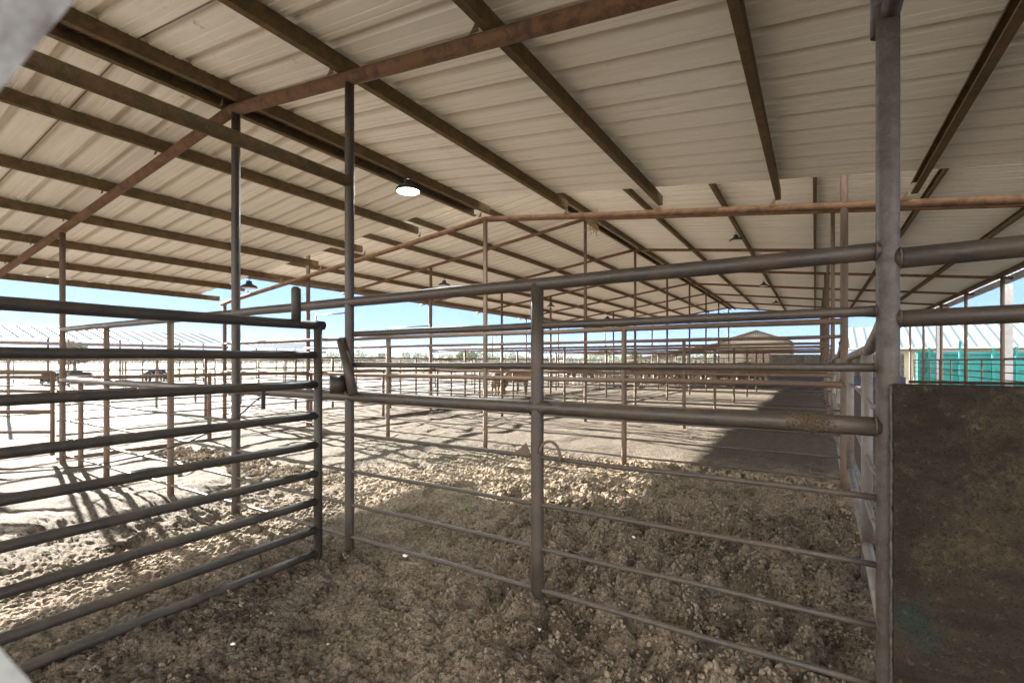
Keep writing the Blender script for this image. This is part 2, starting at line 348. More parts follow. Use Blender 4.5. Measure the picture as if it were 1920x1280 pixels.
# crumbs of dung and earth: one uncountable layer
bm = bmesh.new(); bmesh.ops.create_icosphere(bm, subdivisions=2, radius=1)
iv = np.array([v.co[:] for v in bm.verts]); itf = np.array([[v.index for v in f.verts] for f in bm.faces]); bm.free()
bm = bmesh.new(); bmesh.ops.create_icosphere(bm, subdivisions=1, radius=1)
iv1 = np.array([v.co[:] for v in bm.verts]); itf1 = np.array([[v.index for v in f.verts] for f in bm.faces]); bm.free()
VV = []; FF = []; nv = 0
def clod(x, y, r, hi=False, lift=0.0):
    global nv
    V_, F_ = (iv, itf) if hi else (iv1, itf1)
    k3 = RNG.normal(size=(3, 3)) * 2.2; p = V_ * (1 + 0.22 * np.sin(V_ @ k3).sum(1, keepdims=True) * 0.6 + RNG.uniform(-0.22, 0.22, (len(V_), 1))) * r * RNG.uniform(0.65, 1.15, 3)
    a = RNG.uniform(0, 6.28); p = p @ np.array([[math.cos(a), -math.sin(a), 0], [math.sin(a), math.cos(a), 0], [0, 0, 1]])
    VV.append(p + np.array([x, y, gz(x, y) + r * 0.25 + lift])); FF.append(F_ + nv); nv += len(V_)
cnt = 0
while cnt < 15000:
    x, y = RNG.uniform(-5.5, 0.6), RNG.uniform(0.8, 7.2)
    rm = float(rough_mask(np.array([x]), np.array([y]))[0])
    if RNG.random() > 0.07 + 0.93 * rm: continue
    big = RNG.random() < 0.10 * rm
    n_ = int(RNG.integers(10, 26)) if big else int(RNG.integers(1, 6)); sp = (0.022 if big else 0.012) * (1 + RNG.random())
    for _ in range(n_):
        dx, dy = RNG.normal(0, sp, 2); hz_ = max(0, (1.3 - math.hypot(dx, dy) / sp)) * sp * (1.0 if big else 0.5)
        r = RNG.uniform(0.0045, 0.0115) * (1.25 if big else 1); clod(x + dx, y + dy, r, False, hz_); cnt += 1
for _ in range(520):   # ridge of clods along the second fence and the left pens
    t = RNG.random()
    if t < 0.5: x, y = RNG.uniform(-4.2, 0.2), 6.35 + RNG.normal(0, 0.14)
    else: x, y = RNG.uniform(-8.6, -4.6), 3.6 + RNG.normal(0, 0.2)
    for _k in range(4): clod(x + RNG.normal(0, 0.03), y + RNG.normal(0, 0.03), RNG.uniform(0.01, 0.03), True, RNG.uniform(0, 0.02))
mb = MB(); VV = np.concatenate(VV); 
me = bpy.data.meshes.new('dirt_clods'); me.from_pydata(VV.tolist(), [], np.concatenate(FF).tolist()); me.materials.append(M['clod'])
me.update()
o = bpy.data.objects.new('dirt_clods', me); COL.objects.link(o)
tag(o, 'loose brown clods of trampled earth and dung strewn over the pens', 'dirt', kind='stuff')

# ------------------------------------------------------------------ roofs
SL = 0.108; SR = 0.124; SLF = 0.130
RX = -4.5
def roof_sheet(parent, xa, za, xb, zb, y0, y1, name='roof_sheet', m='roof'):
    """ribbed sheet: ribs run down the slope, 0.305 m apart"""
    prof = []; y = y0
    while y < y1 - 0.001:
        for dy, dz in ((0, 0), (0.085, 0), (0.088, 0.006), (0.104, 0.006), (0.107, 0), (0.153, 0), (0.156, 0.006), (0.172, 0.006), (0.175, 0), (0.222, 0), (0.240, 0.040), (0.287, 0.040)):
            if y + dy <= y1: prof.append((y + dy, dz))
        y += 0.305
    nseg = 8; vs = []; fs = []; n = len(prof)
    for i in range(nseg + 1):
        t = i / nseg; x = xa + (xb - xa) * t; z = za + (zb - za) * t
        vs += [(x, py, z + dz + 0.004 * math.sin(py * 2.1 + i)) for py, dz in prof]
    for i in range(nseg):
        for k in range(n - 1): fs.append((i * n + k, (i + 1) * n + k, (i + 1) * n + k + 1, i * n + k + 1))
    mb = MB().add(vs, fs); return obj(name, mb, M[m], parent)
def cpurlin(parent, x, z, y0, y1, opn=-1, hh=0.115, w_=0.055, name='purlin', slope=0):
    t = 0.004; mb = MB(); o_ = -opn   # web on the side opposite the opening
    x0 = x + o_ * w_ / 2; x1 = x - o_ * w_ / 2; k = 5
    prof = [(x0, 0, z), (x1, 0, z), (x1, 0, z + 0.016), (x1 + o_ * t, 0, z + 0.016), (x1 + o_ * t, 0, z + t), (x0 - o_ * t, 0, z + t),
            (x0 - o_ * t, 0, z + hh - t), (x1 + o_ * t, 0, z + hh - t), (x1 + o_ * t, 0, z + hh - 0.016), (x1, 0, z + hh - 0.016), (x1, 0, z + hh), (x0, 0, z + hh)]
    mb.extrude(prof, (0, y0, 0), (0, y1, 0))
    n = len(prof); mb.f.append(tuple(range(n))); mb.f.append(tuple(range(2 * n - 1, n - 1, -1))); mb.sm += [False, False]
    return obj(name, mb, M['purlin'], parent)

zn = lambda x: 3.68 - (SL * (RX - x) if x < RX else SR * (x - RX))      # centre of the near rafters
zf = lambda x: 4.68 - (SLF * (RX - x) if x < RX else SR * (x - RX))     # centre of the far rafters
HP = 0.115
# ---- near shed roof
near = thing('open_shed', 'low rusty pipe shed roof with cream ribbed sheets overhead in the foreground', 'shed', (RX, 2.4, 0))
for xe in (-12.55, 2.45):
    z0 = 3.68 + 0.05 + HP + 0.004; ze = zn(xe) + 0.05 + HP + 0.004
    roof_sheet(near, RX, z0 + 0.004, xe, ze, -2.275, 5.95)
def rafters(parent, zfun, y, xl, xr, r, m='rafter'):
    for xe in (xl, xr):
        a = Vector((RX, y, zfun(RX))); b_ = Vector((xe, y, zfun(xe)))
        obj('rafter', MB().pipe(a, b_, r, 14, 0.5, 0.0, 0.012), M[m], parent)
for y, r in ((-1.6, 0.05), (2.4, 0.05), (6.4, 0.044)):
    rafters(near, zn, y, -12.5, 2.4, r)
PL = [-5.8, -7.2, -8.5, -9.85, -11.15, -12.4]; PR = [-2.98, -1.66, -0.35, 0.84, 2.2]
for i, x in enumerate(PL + PR): cpurlin(near, x, zn(x) + 0.047, -2.2, 6.22 if x > -12 else 6.3)
cpurlin(near, RX + 0.13, zn(RX) + 0.042, -2.2, 6.3, -1); cpurlin(near, RX - 0.13, zn(RX) + 0.042, -2.2, 6.3, 1)
for y in (2.4, 6.4):
    for x in [RX] + PL[:-1] + PR[:-1]:
        zz = zn(x) + 0.03; mb = MB()
        mb.add([(x - 0.10, y - 0.06, zz), (x - 0.035, y - 0.06, zz), (x - 0.035, y - 0.06, zz + 0.085), (x - 0.10, y - 0.065, zz), (x - 0.035, y - 0.065, zz), (x - 0.035, y - 0.065, zz + 0.085)],
               [(0, 1, 2), (5, 4, 3), (0, 3, 4, 1), (1, 4, 5, 2), (2, 5, 3, 0)])
        obj('purlin_clip', mb, M['purlin'], near)
def post(parent, x, y, z1, r, m, name='post', z0=-0.15):
    return obj(name, MB().pipe((x, y, z0), (x, y, z1), r, 16, 0.4, 0.0, 0.01), M[m], parent)
for x, y, r, z1 in ((-2.91, 2.4, 0.0335, 3.46), (-4.44, 2.4, 0.037, 3.64), (-8.82, 2.4, 0.034, 3.2), (-4.5, 6.4, 0.037, 3.66), (-12.35, 6.4, 0.045, 2.82), (-12.35, 2.4, 0.045, 2.82), (-12.35, -1.6, 0.045, 2.82), (2.3, 2.4, 0.045, 2.82), (2.3, -1.6, 0.045, 2.82)):
    post(near, x, y, z1, r, 'pipe_dark' if y < 3 and x > -5 else 'pipe_brown')
obj('header_beam', MB().pipe((-2.91, 2.4, 2.72), (-2.91, -1.9, 2.72), 0.042, 16, 0.5, 0.0, 0.01), M['purlin'], near)
# ---- far barn
FY = [6.75 + 3.66 * i for i in range(8)]
far = thing('open_barn', 'long taller open barn roof with rusty trusses receding behind the low shed', 'barn', (RX, 20, 0))
for xe in (-12.75, 4.45):
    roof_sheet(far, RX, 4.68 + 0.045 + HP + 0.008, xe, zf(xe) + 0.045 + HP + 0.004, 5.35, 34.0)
for y in FY: rafters(far, zf, y, -12.95, 4.4, 0.041)
PFL = [-5.9, -7.27, -8.6, -9.9, -11.28, -12.6]; PFR = [-2.95, -1.48, 0.0, 1.5, 2.9, 4.2]
for x in PFL + PFR: cpurlin(far, x, zf(x) + 0.038, 5.3, 33.8)
cpurlin(far, RX + 0.13, zf(RX) + 0.035, 5.3, 34.4, -1); cpurlin(far, RX - 0.13, zf(RX) + 0.035, 5.3, 34.4, 1)
obj('fascia', MB().box(-12.80, 5.2, zf(-12.7) - 0.02, -12.77, 34.0, zf(-12.7) + 0.14), M['pipe_pale'], far)
obj('fascia', MB().box(4.47, 5.2, zf(4.4) - 0.05, 4.50, 34.0, zf(4.4) + 0.16), M['white'], far)
for i, y in enumerate(FY):
    if i: post(far, RX, y, zf(RX), 0.036, 'pipe_brown')
    post(far, 0.27, y if i else 6.4, zf(0.27), 0.037 if i == 0 else 0.033, 'pipe_brown')
    post(far, -9.2, y if i else 6.5, zf(-9.2), 0.042, 'pipe_brown')
    post(far, -12.5, y, zf(-12.5), 0.036, 'pipe_brown')
    if i: post(far, 4.2, y, zf(4.2), 0.045, 'pipe_brown')
for y in (19.5, 28.5):
    obj('column', MB().box(4.62, y, -0.1, 4.84, y + 0.2, zf(4.4) + 0.05), M['white'], far)

# ------------------------------------------------------------------ fences
ZT = [(1.835, 0.036, 'rail'), (1.60, 0.021, 'rail'), (1.375, 0.0175, 'rail'), (1.14, 0.038, 'rail'), (0.86, 0.0125, 'rod'), (0.593, 0.0125, 'rod'), (0.35, 0.0125, 'rod'), (0.115, 0.0135, 'rod')]
fa = thing('pipe_fence', 'heavy dark pipe fence with thin lower rods crossing the whole foreground', 'fence', (-1.3, 2.4, 0))
for z, r, nm in ZT:
    x0 = -8.82; mt = 'pipe_dark' if nm == 'rail' else 'rod'
    if nm == 'rail' and z in (1.60, 1.375): x0 = -2.95
    obj(nm, MB().pipe((x0, 2.4 + (0.02 if z == 1.6 else 0), z), (0.222, 2.4, z), r, 16, 0.35, 0.004 if nm == 'rod' else 0.002, 0.015), M[mt], fa)
obj('rail', MB().pipe((0.265, 2.4, 1.80), (5.2, 2.4, 1.86), 0.040, 16, 0.5, 0, 0.01), M['pipe_dark'], fa)
obj('rail', MB().pipe((0.265, 2.4, 1.565), (5.2, 2.4, 1.60), 0.033, 16, 0.5, 0, 0.01), M['pipe_dark'], fa)
for x, z1, r in ((-1.33, 1.84, 0.0365), (-5.68, 1.84, 0.031), (-7.32, 1.84, 0.030), (-8.15, 1.13, 0.028)): post(fa, x, 2.4, z1, r, 'pipe_dark' if x > -3 else 'pipe_brown')
t = obj('post', MB().pipe((0.243, 2.4, -0.2), (0.243, 2.4, 2.80), 0.0385, 28, 0.12, 0, 0.012), M['pipe_post'], fa); t['label'] = 'thick pale mottled steel post'
obj('post', MB().pipe((0.215, 2.43, 2.70), (0.215, 2.43, 3.2), 0.026, 16), M['pipe_post'], fa)
obj('header_beam', MB().pipe((0.25, 2.38, 2.76), (0.25, -1.9, 2.76), 0.034, 18), M['pipe_post'], fa)
# weld collars
def collar(x, z, r, rr, side=0):
    mb = MB(); pts = [(x + side, 2.4 + math.cos(a) * (r + 0.0005), z + math.sin(a) * (r + 0.0005)) for a in np.linspace(0, 2 * math.pi, 15)[:-1]]
    pts.append(pts[0]); mb.tube(pts, rr, 6, True, 0.35); return mb
for x, z, r, sgn in ((0.206, 1.835, 0.036, 1), (0.281, 1.80, 0.04, 1), (0.206, 1.60, 0.021, 1), (0.206, 1.14, 0.038, 1), (0.206, 1.375, 0.0175, 1), (0.281, 1.565, 0.033, 1), (-1.29, 1.14, 0.038, 1), (-1.37, 1.14, 0.038, 1)):
    obj('weld_bead', collar(x, z, r, 0.0038), M['pipe_post'], fa)
# strip of crust between post and panel
mb = MB(); mb.pipe((0.247, 2.332, 0.0), (0.247, 2.332, 1.31), 0.006, 8, 0.012, 0.0015, 0.5); obj('seam', mb, M['pipe_post'], fa)
# bent hook and gusset at the short post
pc = []
for a in np.linspace(R(175), R(-20), 14): pc.append((-1.235 + 0.062 * math.cos(a) , 2.37, 0.885 + 0.075 * math.sin(a)))
obj('hook', MB().tube(pc, 0.0085, 8), M['pipe_brown'], fa)
mb = MB(); mb.add([(-1.47, 2.39, 0.87), (-1.37, 2.39, 0.87), (-1.40, 2.39, 0.935), (-1.47, 2.396, 0.87), (-1.37, 2.396, 0.87), (-1.40, 2.396, 0.935)], [(0, 1, 2), (5, 4, 3), (0, 3, 4, 1), (1, 4, 5, 2), (2, 5, 3, 0)])
obj('gusset', mb, M['pipe_brown'], fa)
# mud cake on the thick rail
mb = MB()
for _ in range(260):
    a_ = random.gauss(R(120), R(70)); xx = -0.01 + random.gauss(0, 0.036); rr = random.uniform(0.004, 0.0085)
    cpos = Vector((xx, 2.4 - math.sin(a_) * 0.036, 1.14 + math.cos(a_) * -0.036))
    pp = iv1 * (1 + RNG.uniform(-0.3, 0.3, (len(iv1), 1))) * rr
    mb.add([(cpos.x + q_[0], cpos.y + q_[1], cpos.z + q_[2]) for q_ in pp], [tuple(f) for f in itf1], True)
obj('mud_cake', mb, M['mud'], fa)
# latch: leaning lever pipe and short sleeve
lat = thing('gate_latch', 'leaning pipe lever and short open sleeve on the thick rail beside the tall post', 'latch', (-2.85, 2.33, 1.17))
obj('lever', MB().pipe((-2.76, 2.31, 1.165), (-2.95, 2.36, 1.56), 0.034, 16), M['pipe_dark'], lat)
mb = MB(); n = 20
sc = Vector((-2.925, 2.30, 1.232)); sa = -(RT * 0.9 + FW * 0.42).normalized()
mb.tube([sc + sa * t_ for t_ in (0.046, 0.042, -0.05, -0.05, 0.046, 0.046)], [0.062, 0.066, 0.066, 0.052, 0.054, 0.062], n, False)
obj('sleeve', mb, M['pipe_gate'], lat)
# solid panel at right
pw = thing('solid_panel', 'dark stained solid panel wall standing right of the thick post', 'panel', (2, 2.4, 0))
obj('sheet', MB().box(0.252, 2.322, -0.1, 5.2, 2.346, 1.315), M['panel'], pw)
obj('top_edge', MB().box(0.30, 2.316, 1.318, 5.2, 2.352, 1.328), M['panel'], pw)

# foreground gate, swung towards the camera
GX = -2.96
gt = thing('pipe_gate', 'nine bar dark pipe gate swung open towards the viewer at left', 'gate', (GX, 0.5, 0))
for i, z in enumerate([1.64, 1.43, 1.225, 1.008, 0.805, 0.605, 0.408, 0.212, 0.05]):
    za = z - (0.0 if i < 3 else 0.02)
    obj('rail', MB().pipe((GX, 2.17 + (0.045 if i == 0 else 0), z + 0.012), (GX, -1.4, za), 0.031 if i == 0 else 0.026, 16, 0.3, 0.002, 0.012), M['pipe_gate'], gt)
for y in (2.17, -1.38): obj('upright', MB().pipe((GX, y, 0.03), (GX, y, 1.64), 0.029, 16), M['pipe_gate'], gt)
obj('stub', MB().tube([(GX, 2.0, 1.64), (GX, 2.0, 1.885), (GX, 2.0, 1.90)], [0.031, 0.031, 0.02], 16), M['pipe_gate'], gt)
obj('tab', MB().box(GX + 0.027, 1.74, 1.10, GX + 0.035, 1.765, 1.215), M['pipe_gate'], gt)
cp = [atX(503, 737, -3.0), atX(478, 752, -3.03), atX(450, 778, -3.07), atX(410, 802, -3.15), atX(350, 830, -3.25), atX(280, 851, -3.38), atX(200, 868, -3.5), atX(100, 880, -3.66), atX(0, 887, -3.8), atX(-120, 890, -4.0)]
tag(obj('cable', MB().tube(cp, 0.0042, 8), M['cable']), 'thin black cable sagging from the open gate towards the left', 'cable')

def fence_line(y, label, x0=-12.5, x1=0.27, extra=(), mt='pipe_brown', low=False, skip=()):
    f = thing('pipe_fence', label, 'fence', (RX, y, 0), 'cross fences between the pens under the barn')
    for i, (z, r, nm) in enumerate(ZT):
        if i in skip: continue
        if z in (1.60, 1.375): z += 0.07 if z == 1.6 else 0.0
        xx0 = x0 if i in (0, 3) or nm == 'rod' else -9.2
        obj(nm, MB().pipe((xx0, y, z), (x1, y, z), r * 0.95, 10, 0.7, 0.006, 0), M[mt if nm == 'rail' else 'rod'], f)
    for x in extra: post(f, x, y, 1.83, 0.035, mt)
    return f
names = ['second', 'third', 'fourth', 'fifth', 'sixth', 'seventh', 'eighth', 'ninth']
fence_line(6.4, 'second pipe fence back, across the pens behind the foreground fence', extra=(-6.7, -2.2), skip=(2,))
for i, y in enumerate(FY[1:7]):
    fence_line(y, '%s pipe fence back, crossing the pens under the tall roof' % names[i + 1], extra=(-6.8, -2.3, -10.8), skip=(1, 2) if i > 0 else (2,))

def long_fence(x, y0, y1, label, zs, step=2.05, mt='pipe_brown', top=1.2, r=0.033, grp='long fences running down the yard'):
    f = thing('pipe_fence', label, 'fence', (x, y0, 0), grp)
    for z, rr in zs: obj('rail' if rr > 0.02 else 'rod', MB().pipe((x, y0, z), (x, y1, z), rr, 10, 1.2, 0.006, 0), M[mt if rr > 0.02 else 'rod'], f)
    y = y0 + step
    while y < y1 + 0.01: post(f, x, y, top, r, mt); y += step
    return f
Z5 = [(1.16, 0.033), (0.98, 0.0125), (0.78, 0.0125), (0.56, 0.0125), (0.35, 0.0125), (0.02, 0.03)]
long_fence(-9.05, 2.4, 31.5, 'low brown pipe fence running away along the left row of barn posts', Z5, 2.03)
long_fence(-12.55, 2.4, 32.0, 'brown pipe fence running away under the left eave', [(1.5, 0.03), (1.2, 0.0125), (0.95, 0.0125), (0.7, 0.0125), (0.4, 0.0125)], 3.66, top=1.5)
long_fence(-17.0, -6, 30.0, 'pipe fence running through the open yard beyond the left eave', [(1.45, 0.03), (1.15, 0.0125), (0.85, 0.0125), (0.55, 0.0125)], 3.2, top=1.45)
long_fence(-24.0, -6, 38.0, 'farther pipe fence through the yard before the low sheds', [(1.45, 0.03), (1.1, 0.015), (0.75, 0.015), (0.4, 0.015)], 3.6, top=1.5)
long_fence(-46.0, -10, 70.0, 'thin wire fence with posts at the edge of the pasture', [(1.5, 0.024), (1.1, 0.012), (0.7, 0.012)], 5.0, top=1.55)
long_fence(4.25, 12.0, 31.8, 'pale pipe fence with slack rods before the teal wall', [(1.455, 0.032), (1.31, 0.014), (1.1, 0.014), (0.9, 0.014), (0.65, 0.014)], 1.95, mt='pipe_pale', top=1.46, r=0.028)

def yard_fence(a, b, label, zs=((1.45, 0.03), (1.15, 0.0125), (0.85, 0.0125), (0.55, 0.0125), (0.3, 0.0125)), step=2.6, mt='pipe_brown'):
    a = Vector(a); b = Vector(b); f = thing('pipe_fence', label, 'fence', a, 'pipe fences of the open yard'); n = max(2, int((b - a).length / step))
    for z, rr in zs: obj('rail' if rr > 0.02 else 'rod', MB().pipe(a + Vector((0, 0, z)), b + Vector((0, 0, z)), rr, 8, 1.5, 0.006), M[mt if rr > 0.02 else 'rod'], f)
    for i in range(n + 1): p = a.lerp(b, i / n); post(f, p.x, p.y, zs[0][0], 0.034, mt)
yard_fence((-24, 8.5, 0), (-12.6, 8.5, 0), 'first cross fence of the open yard left of the barn')
yard_fence((-24, 15.5, 0), (-12.6, 15.5, 0), 'middle cross fence of the open yard left of the barn')
yard_fence((-24, 24, 0), (-12.6, 24, 0), 'last cross fence of the open yard left of the barn')
yard_fence((-46, 30, 0), (-24, 30, 0), 'cross fence reaching from the yard to the pasture')
yard_fence((-13, 37.5, 0), (3, 37.5, 0), 'pipe fence across the far end beyond the barn', step=2.2)
yard_fence((-22, 44, 0), (3, 44, 0), 'farthest cross fence in front of the distant brown barn', step=2.6)
# overhead bars of the alley outside the left eave
for k, (y, z, x1) in enumerate(((10.4, 2.95, -14.3), (14.07, 2.75, -14.6), (21.4, 2.8, -14.6))):
    f = thing('overhead_frame', ['slim overhead gate frame outside the eave, nearest of three', 'slim overhead gate frame outside the eave, middle of three', 'slim overhead gate frame outside the eave, farthest of three'][k], 'gate frame', (x1, y, 0), 'overhead gate frames')
    obj('crossbar', MB().pipe((x1, y, z), (-12.5, y, z), 0.022, 8), M['pipe_brown'], f); post(f, x1, y, z + 0.02, 0.024, 'pipe_brown')

# small swung gate at far left
sg = thing('pipe_gate', 'small brown pipe gate swung open at the left end of the foreground fence', 'gate', (-8.95, 2.33, 0))
e = Vector((-8.95, 2.33, 0)); d = -RT
for z, rr in ((1.245, 0.03), (1.18, 0.024), (0.985, 0.02), (0.70, 0.028), (0.42, 0.02), (0.16, 0.026)):
    obj('rail', MB().pipe(e + Vector((0, 0, z)), e + d * 2.6 + Vector((0, 0, z)), rr, 10), M['pipe_brown'], sg)
for k in (0, 2.6): obj('upright', MB().pipe(e + d * k + Vector((0, 0, 0.1)), e + d * k + Vector((0, 0, 1.26)), 0.026, 10), M['pipe_brown'], sg)

# gates along the right side (one per bay)
def side_gate(y0, y1, label, first=False):
    f = thing('side_gate', label, 'gate', (0.33, y0, 0), 'pale pipe gates down the right side of the pens')
    x = 0.27; L = y1 - y0
    top = [(0.25, y0, 1.60), (x, y0 + 0.12 * L, 1.58), (x, y0 + 0.2 * L, 1.54), (x, y0 + 0.36 * L, 1.47), (x, y0 + 0.9 * L, 1.445), (x, y1 - 0.02, 1.43), (x, y1, 1.38)]
    obj('top_rail', MB().tube(top, 0.031, 14), M['pipe_pale'], f)
    for z in (1.17, 0.83, 0.55):
        pp = [(x, y0 + L * t_, z + dz) for t_, dz in ((0, 0.03), (0.3, -0.02), (0.6, 0.02), (1, 0.02))]
        obj('rod', MB().tube(pp, 0.0135, 10), M['pipe_pale'], f)
    obj('bottom_rail', MB().tube([(0.26, y0 + 0.03, 0.18), (x, y0 + 0.35 * L, 0.26), (x, y1, 0.42)], 0.028, 12), M['pipe_pale'], f)
    for yy in (y0 + 0.42 * L, y1): obj('upright', MB().pipe((x, yy, 0.0 if yy < y1 else 0.40), (x, yy, 1.46 if yy < y1 else 1.39), 0.03, 12), M['pipe_pale'], f)
    return f
side_gate(2.46, 5.35, 'pale pipe gate chained between the thick post and the next tall post')
side_gate(6.45, 9.8, 'second pale pipe gate down the right side of the pens')
side_gate(10.5, 13.6, 'third pale pipe gate down the right side of the pens')
side_gate(14.2, 17.3, 'fourth pale pipe gate, small in the distance on the right side')
# chain
ch = MB(); 
for i in range(13):
    t_ = i / 12; p = Vector((0.24, 6.32, 1.20)).lerp(Vector((0.30, 5.36, 1.19)), t_) + Vector((0, 0, -0.05 * math.sin(math.pi * t_)))
    a = Vector((0.06, -0.96, 0)).normalized(); b2 = Vector((0, 0, 1)) if i % 2 else Vector((1, 0.2, 0)).normalized()
    ring = [p + a * 0.05 * math.cos(q_) + b2 * 0.02 * math.sin(q_) for q_ in np.linspace(0, 2 * math.pi, 11)]
    ch.tube(ring, 0.005, 6)
tag(obj('chain', ch, M['pipe_brown']), 'short rusty chain holding the pale gate to the tall post', 'chain')

# ------------------------------------------------------------------ lamps
def lamp(p, label, on=False, drop=0.12):
    f = thing('high_bay_lamp', label, 'lamp', p, 'round high bay lamps under the roofs'); p = Vector(p)
    obj('housing', MB().lathe(p, [(0.02, 0.12), (0.05, 0.12), (0.06, 0.06), (0.085, 0.05), (0.14, 0.02), (0.155, 0.0), (0.155, -0.02), (0.14, -0.024)]), M['lamp_body'], f)
    o_ = obj('lens', MB().lathe(p, [(0.14, -0.022), (0.09, -0.028), (0.002, -0.03)]), M['lamp_on' if on else 'lamp_off'], f)
    obj('hanger', MB().pipe(p + Vector((0, 0, 0.12)), p + Vector((0, 0, 0.12 + drop)), 0.008, 8), M['lamp_body'], f)
    if on: o_['label'] = 'glowing white lens'
    return f
pl = atX(765, 356, -4.42); lamp(pl, 'lit white round lamp hanging from the near ridge beam', True, 0.2)
ll = bpy.data.lights.new('lamp_light', 'AREA'); ll.energy = 6; ll.shape = 'DISK'; ll.size = 0.28; ll.color = (0.9, 1, 0.96)
lo = bpy.data.objects.new('lamp_light', ll); COL.objects.link(lo); lo.location = pl + Vector((0, 0, -0.035))
for (u, v, x), lb in zip(((1380, 450, -1.6), (1432, 535, -1.6), (1455, 568, -1.6), (833, 534, -8.6), (1033, 574, -8.6), (1139, 597, -8.6), (467, 538, -9.7)),
    ('unlit lamp right of the far ridge, nearest of its row', 'unlit lamp right of the far ridge, second of its row', 'unlit lamp right of the far ridge, third of its row',
     'unlit lamp left of the far ridge, nearest of its row', 'unlit lamp left of the far ridge, second of its row', 'unlit lamp left of the far ridge, third of its row', 'unlit lamp under the open end of the low shed roof at left')):
    lamp(atX(u, v, x), lb, False, 0.1)
# straw nest on the end rafter
mb = MB(); pn = atY(1112, 420, 6.42)
for _ in range(160):
    a = pn + Vector((random.gauss(0, 0.035), random.gauss(0, 0.03), random.gauss(0.02, 0.05))); b_ = a + Vector((random.gauss(0, 0.04), random.gauss(0, 0.04), random.gauss(-0.03, 0.05)))
    mb.pipe(a, b_, 0.0025, 4)
tag(obj('bird_nest', mb, M['straw']), 'straw bird nest hanging under the rafter near the tall ridge post', 'nest')

# ------------------------------------------------------------------ board beside the lens
inner = [(-0.52, 1.15), (-0.72, 0.95), (-0.90, 0.744), (-1.055, 0.557), (-1.2, 0.30), (-1.26, 0), (-1.2, -0.33), (-1.055, -0.591), (-0.985, -0.668), (-0.80, -0.86), (-0.55, -1.1)]
D0 = 0.135; cc = Vector((0, 0, CAMH)); T = 0.012
fr_ = [cc + FW * D0 + RT * (a * D0) + Vector((0, 0, b_ * D0)) for a, b_ in inner]
outx = -1.75 * D0
ov = [cc + FW * D0 + RT * outx + Vector((0, 0, (b_ * D0))) for a, b_ in inner]
topv = [cc + FW * D0 + RT * (inner[0][0] * D0) + Vector((0, 0, 0.9)), cc + FW * D0 + RT * outx + Vector((0, 0, 0.9))]
botv = [cc + FW * D0 + RT * (inner[-1][0] * D0) + Vector((0, 0, -CAMH - 0.05)), cc + FW * D0 + RT * outx + Vector((0, 0, -CAMH - 0.05))]
rowI = [topv[0]] + fr_ + [botv[0]]; rowO = [topv[1]] + ov + [botv[1]]; k = len(rowI)
bkI = [cc + (p - cc) * ((D0 + T) / D0) - RT * 0.0015 for p in rowI]; bkO = [p + FW * T for p in rowO]; mb = MB(); fs = []
for i in range(k - 1):
    fs += [(i, i + 1, k + i + 1, k + i), (2 * k + i, 3 * k + i, 3 * k + i + 1, 2 * k + i + 1), (i, 2 * k + i, 2 * k + i + 1, i + 1), (k + i, k + i + 1, 3 * k + i + 1, 3 * k + i)]
fs += [(0, k, 3 * k, 2 * k), (k - 1, 3 * k - 1, 4 * k - 1, 2 * k - 1)]
mb.add(rowI + rowO + bkI + bkO, fs)
tag(obj('weathered_board', mb, M['board']), 'blurred pale grey edge of a notched board close to the lens at the left corners', 'board')
print('foreground done')
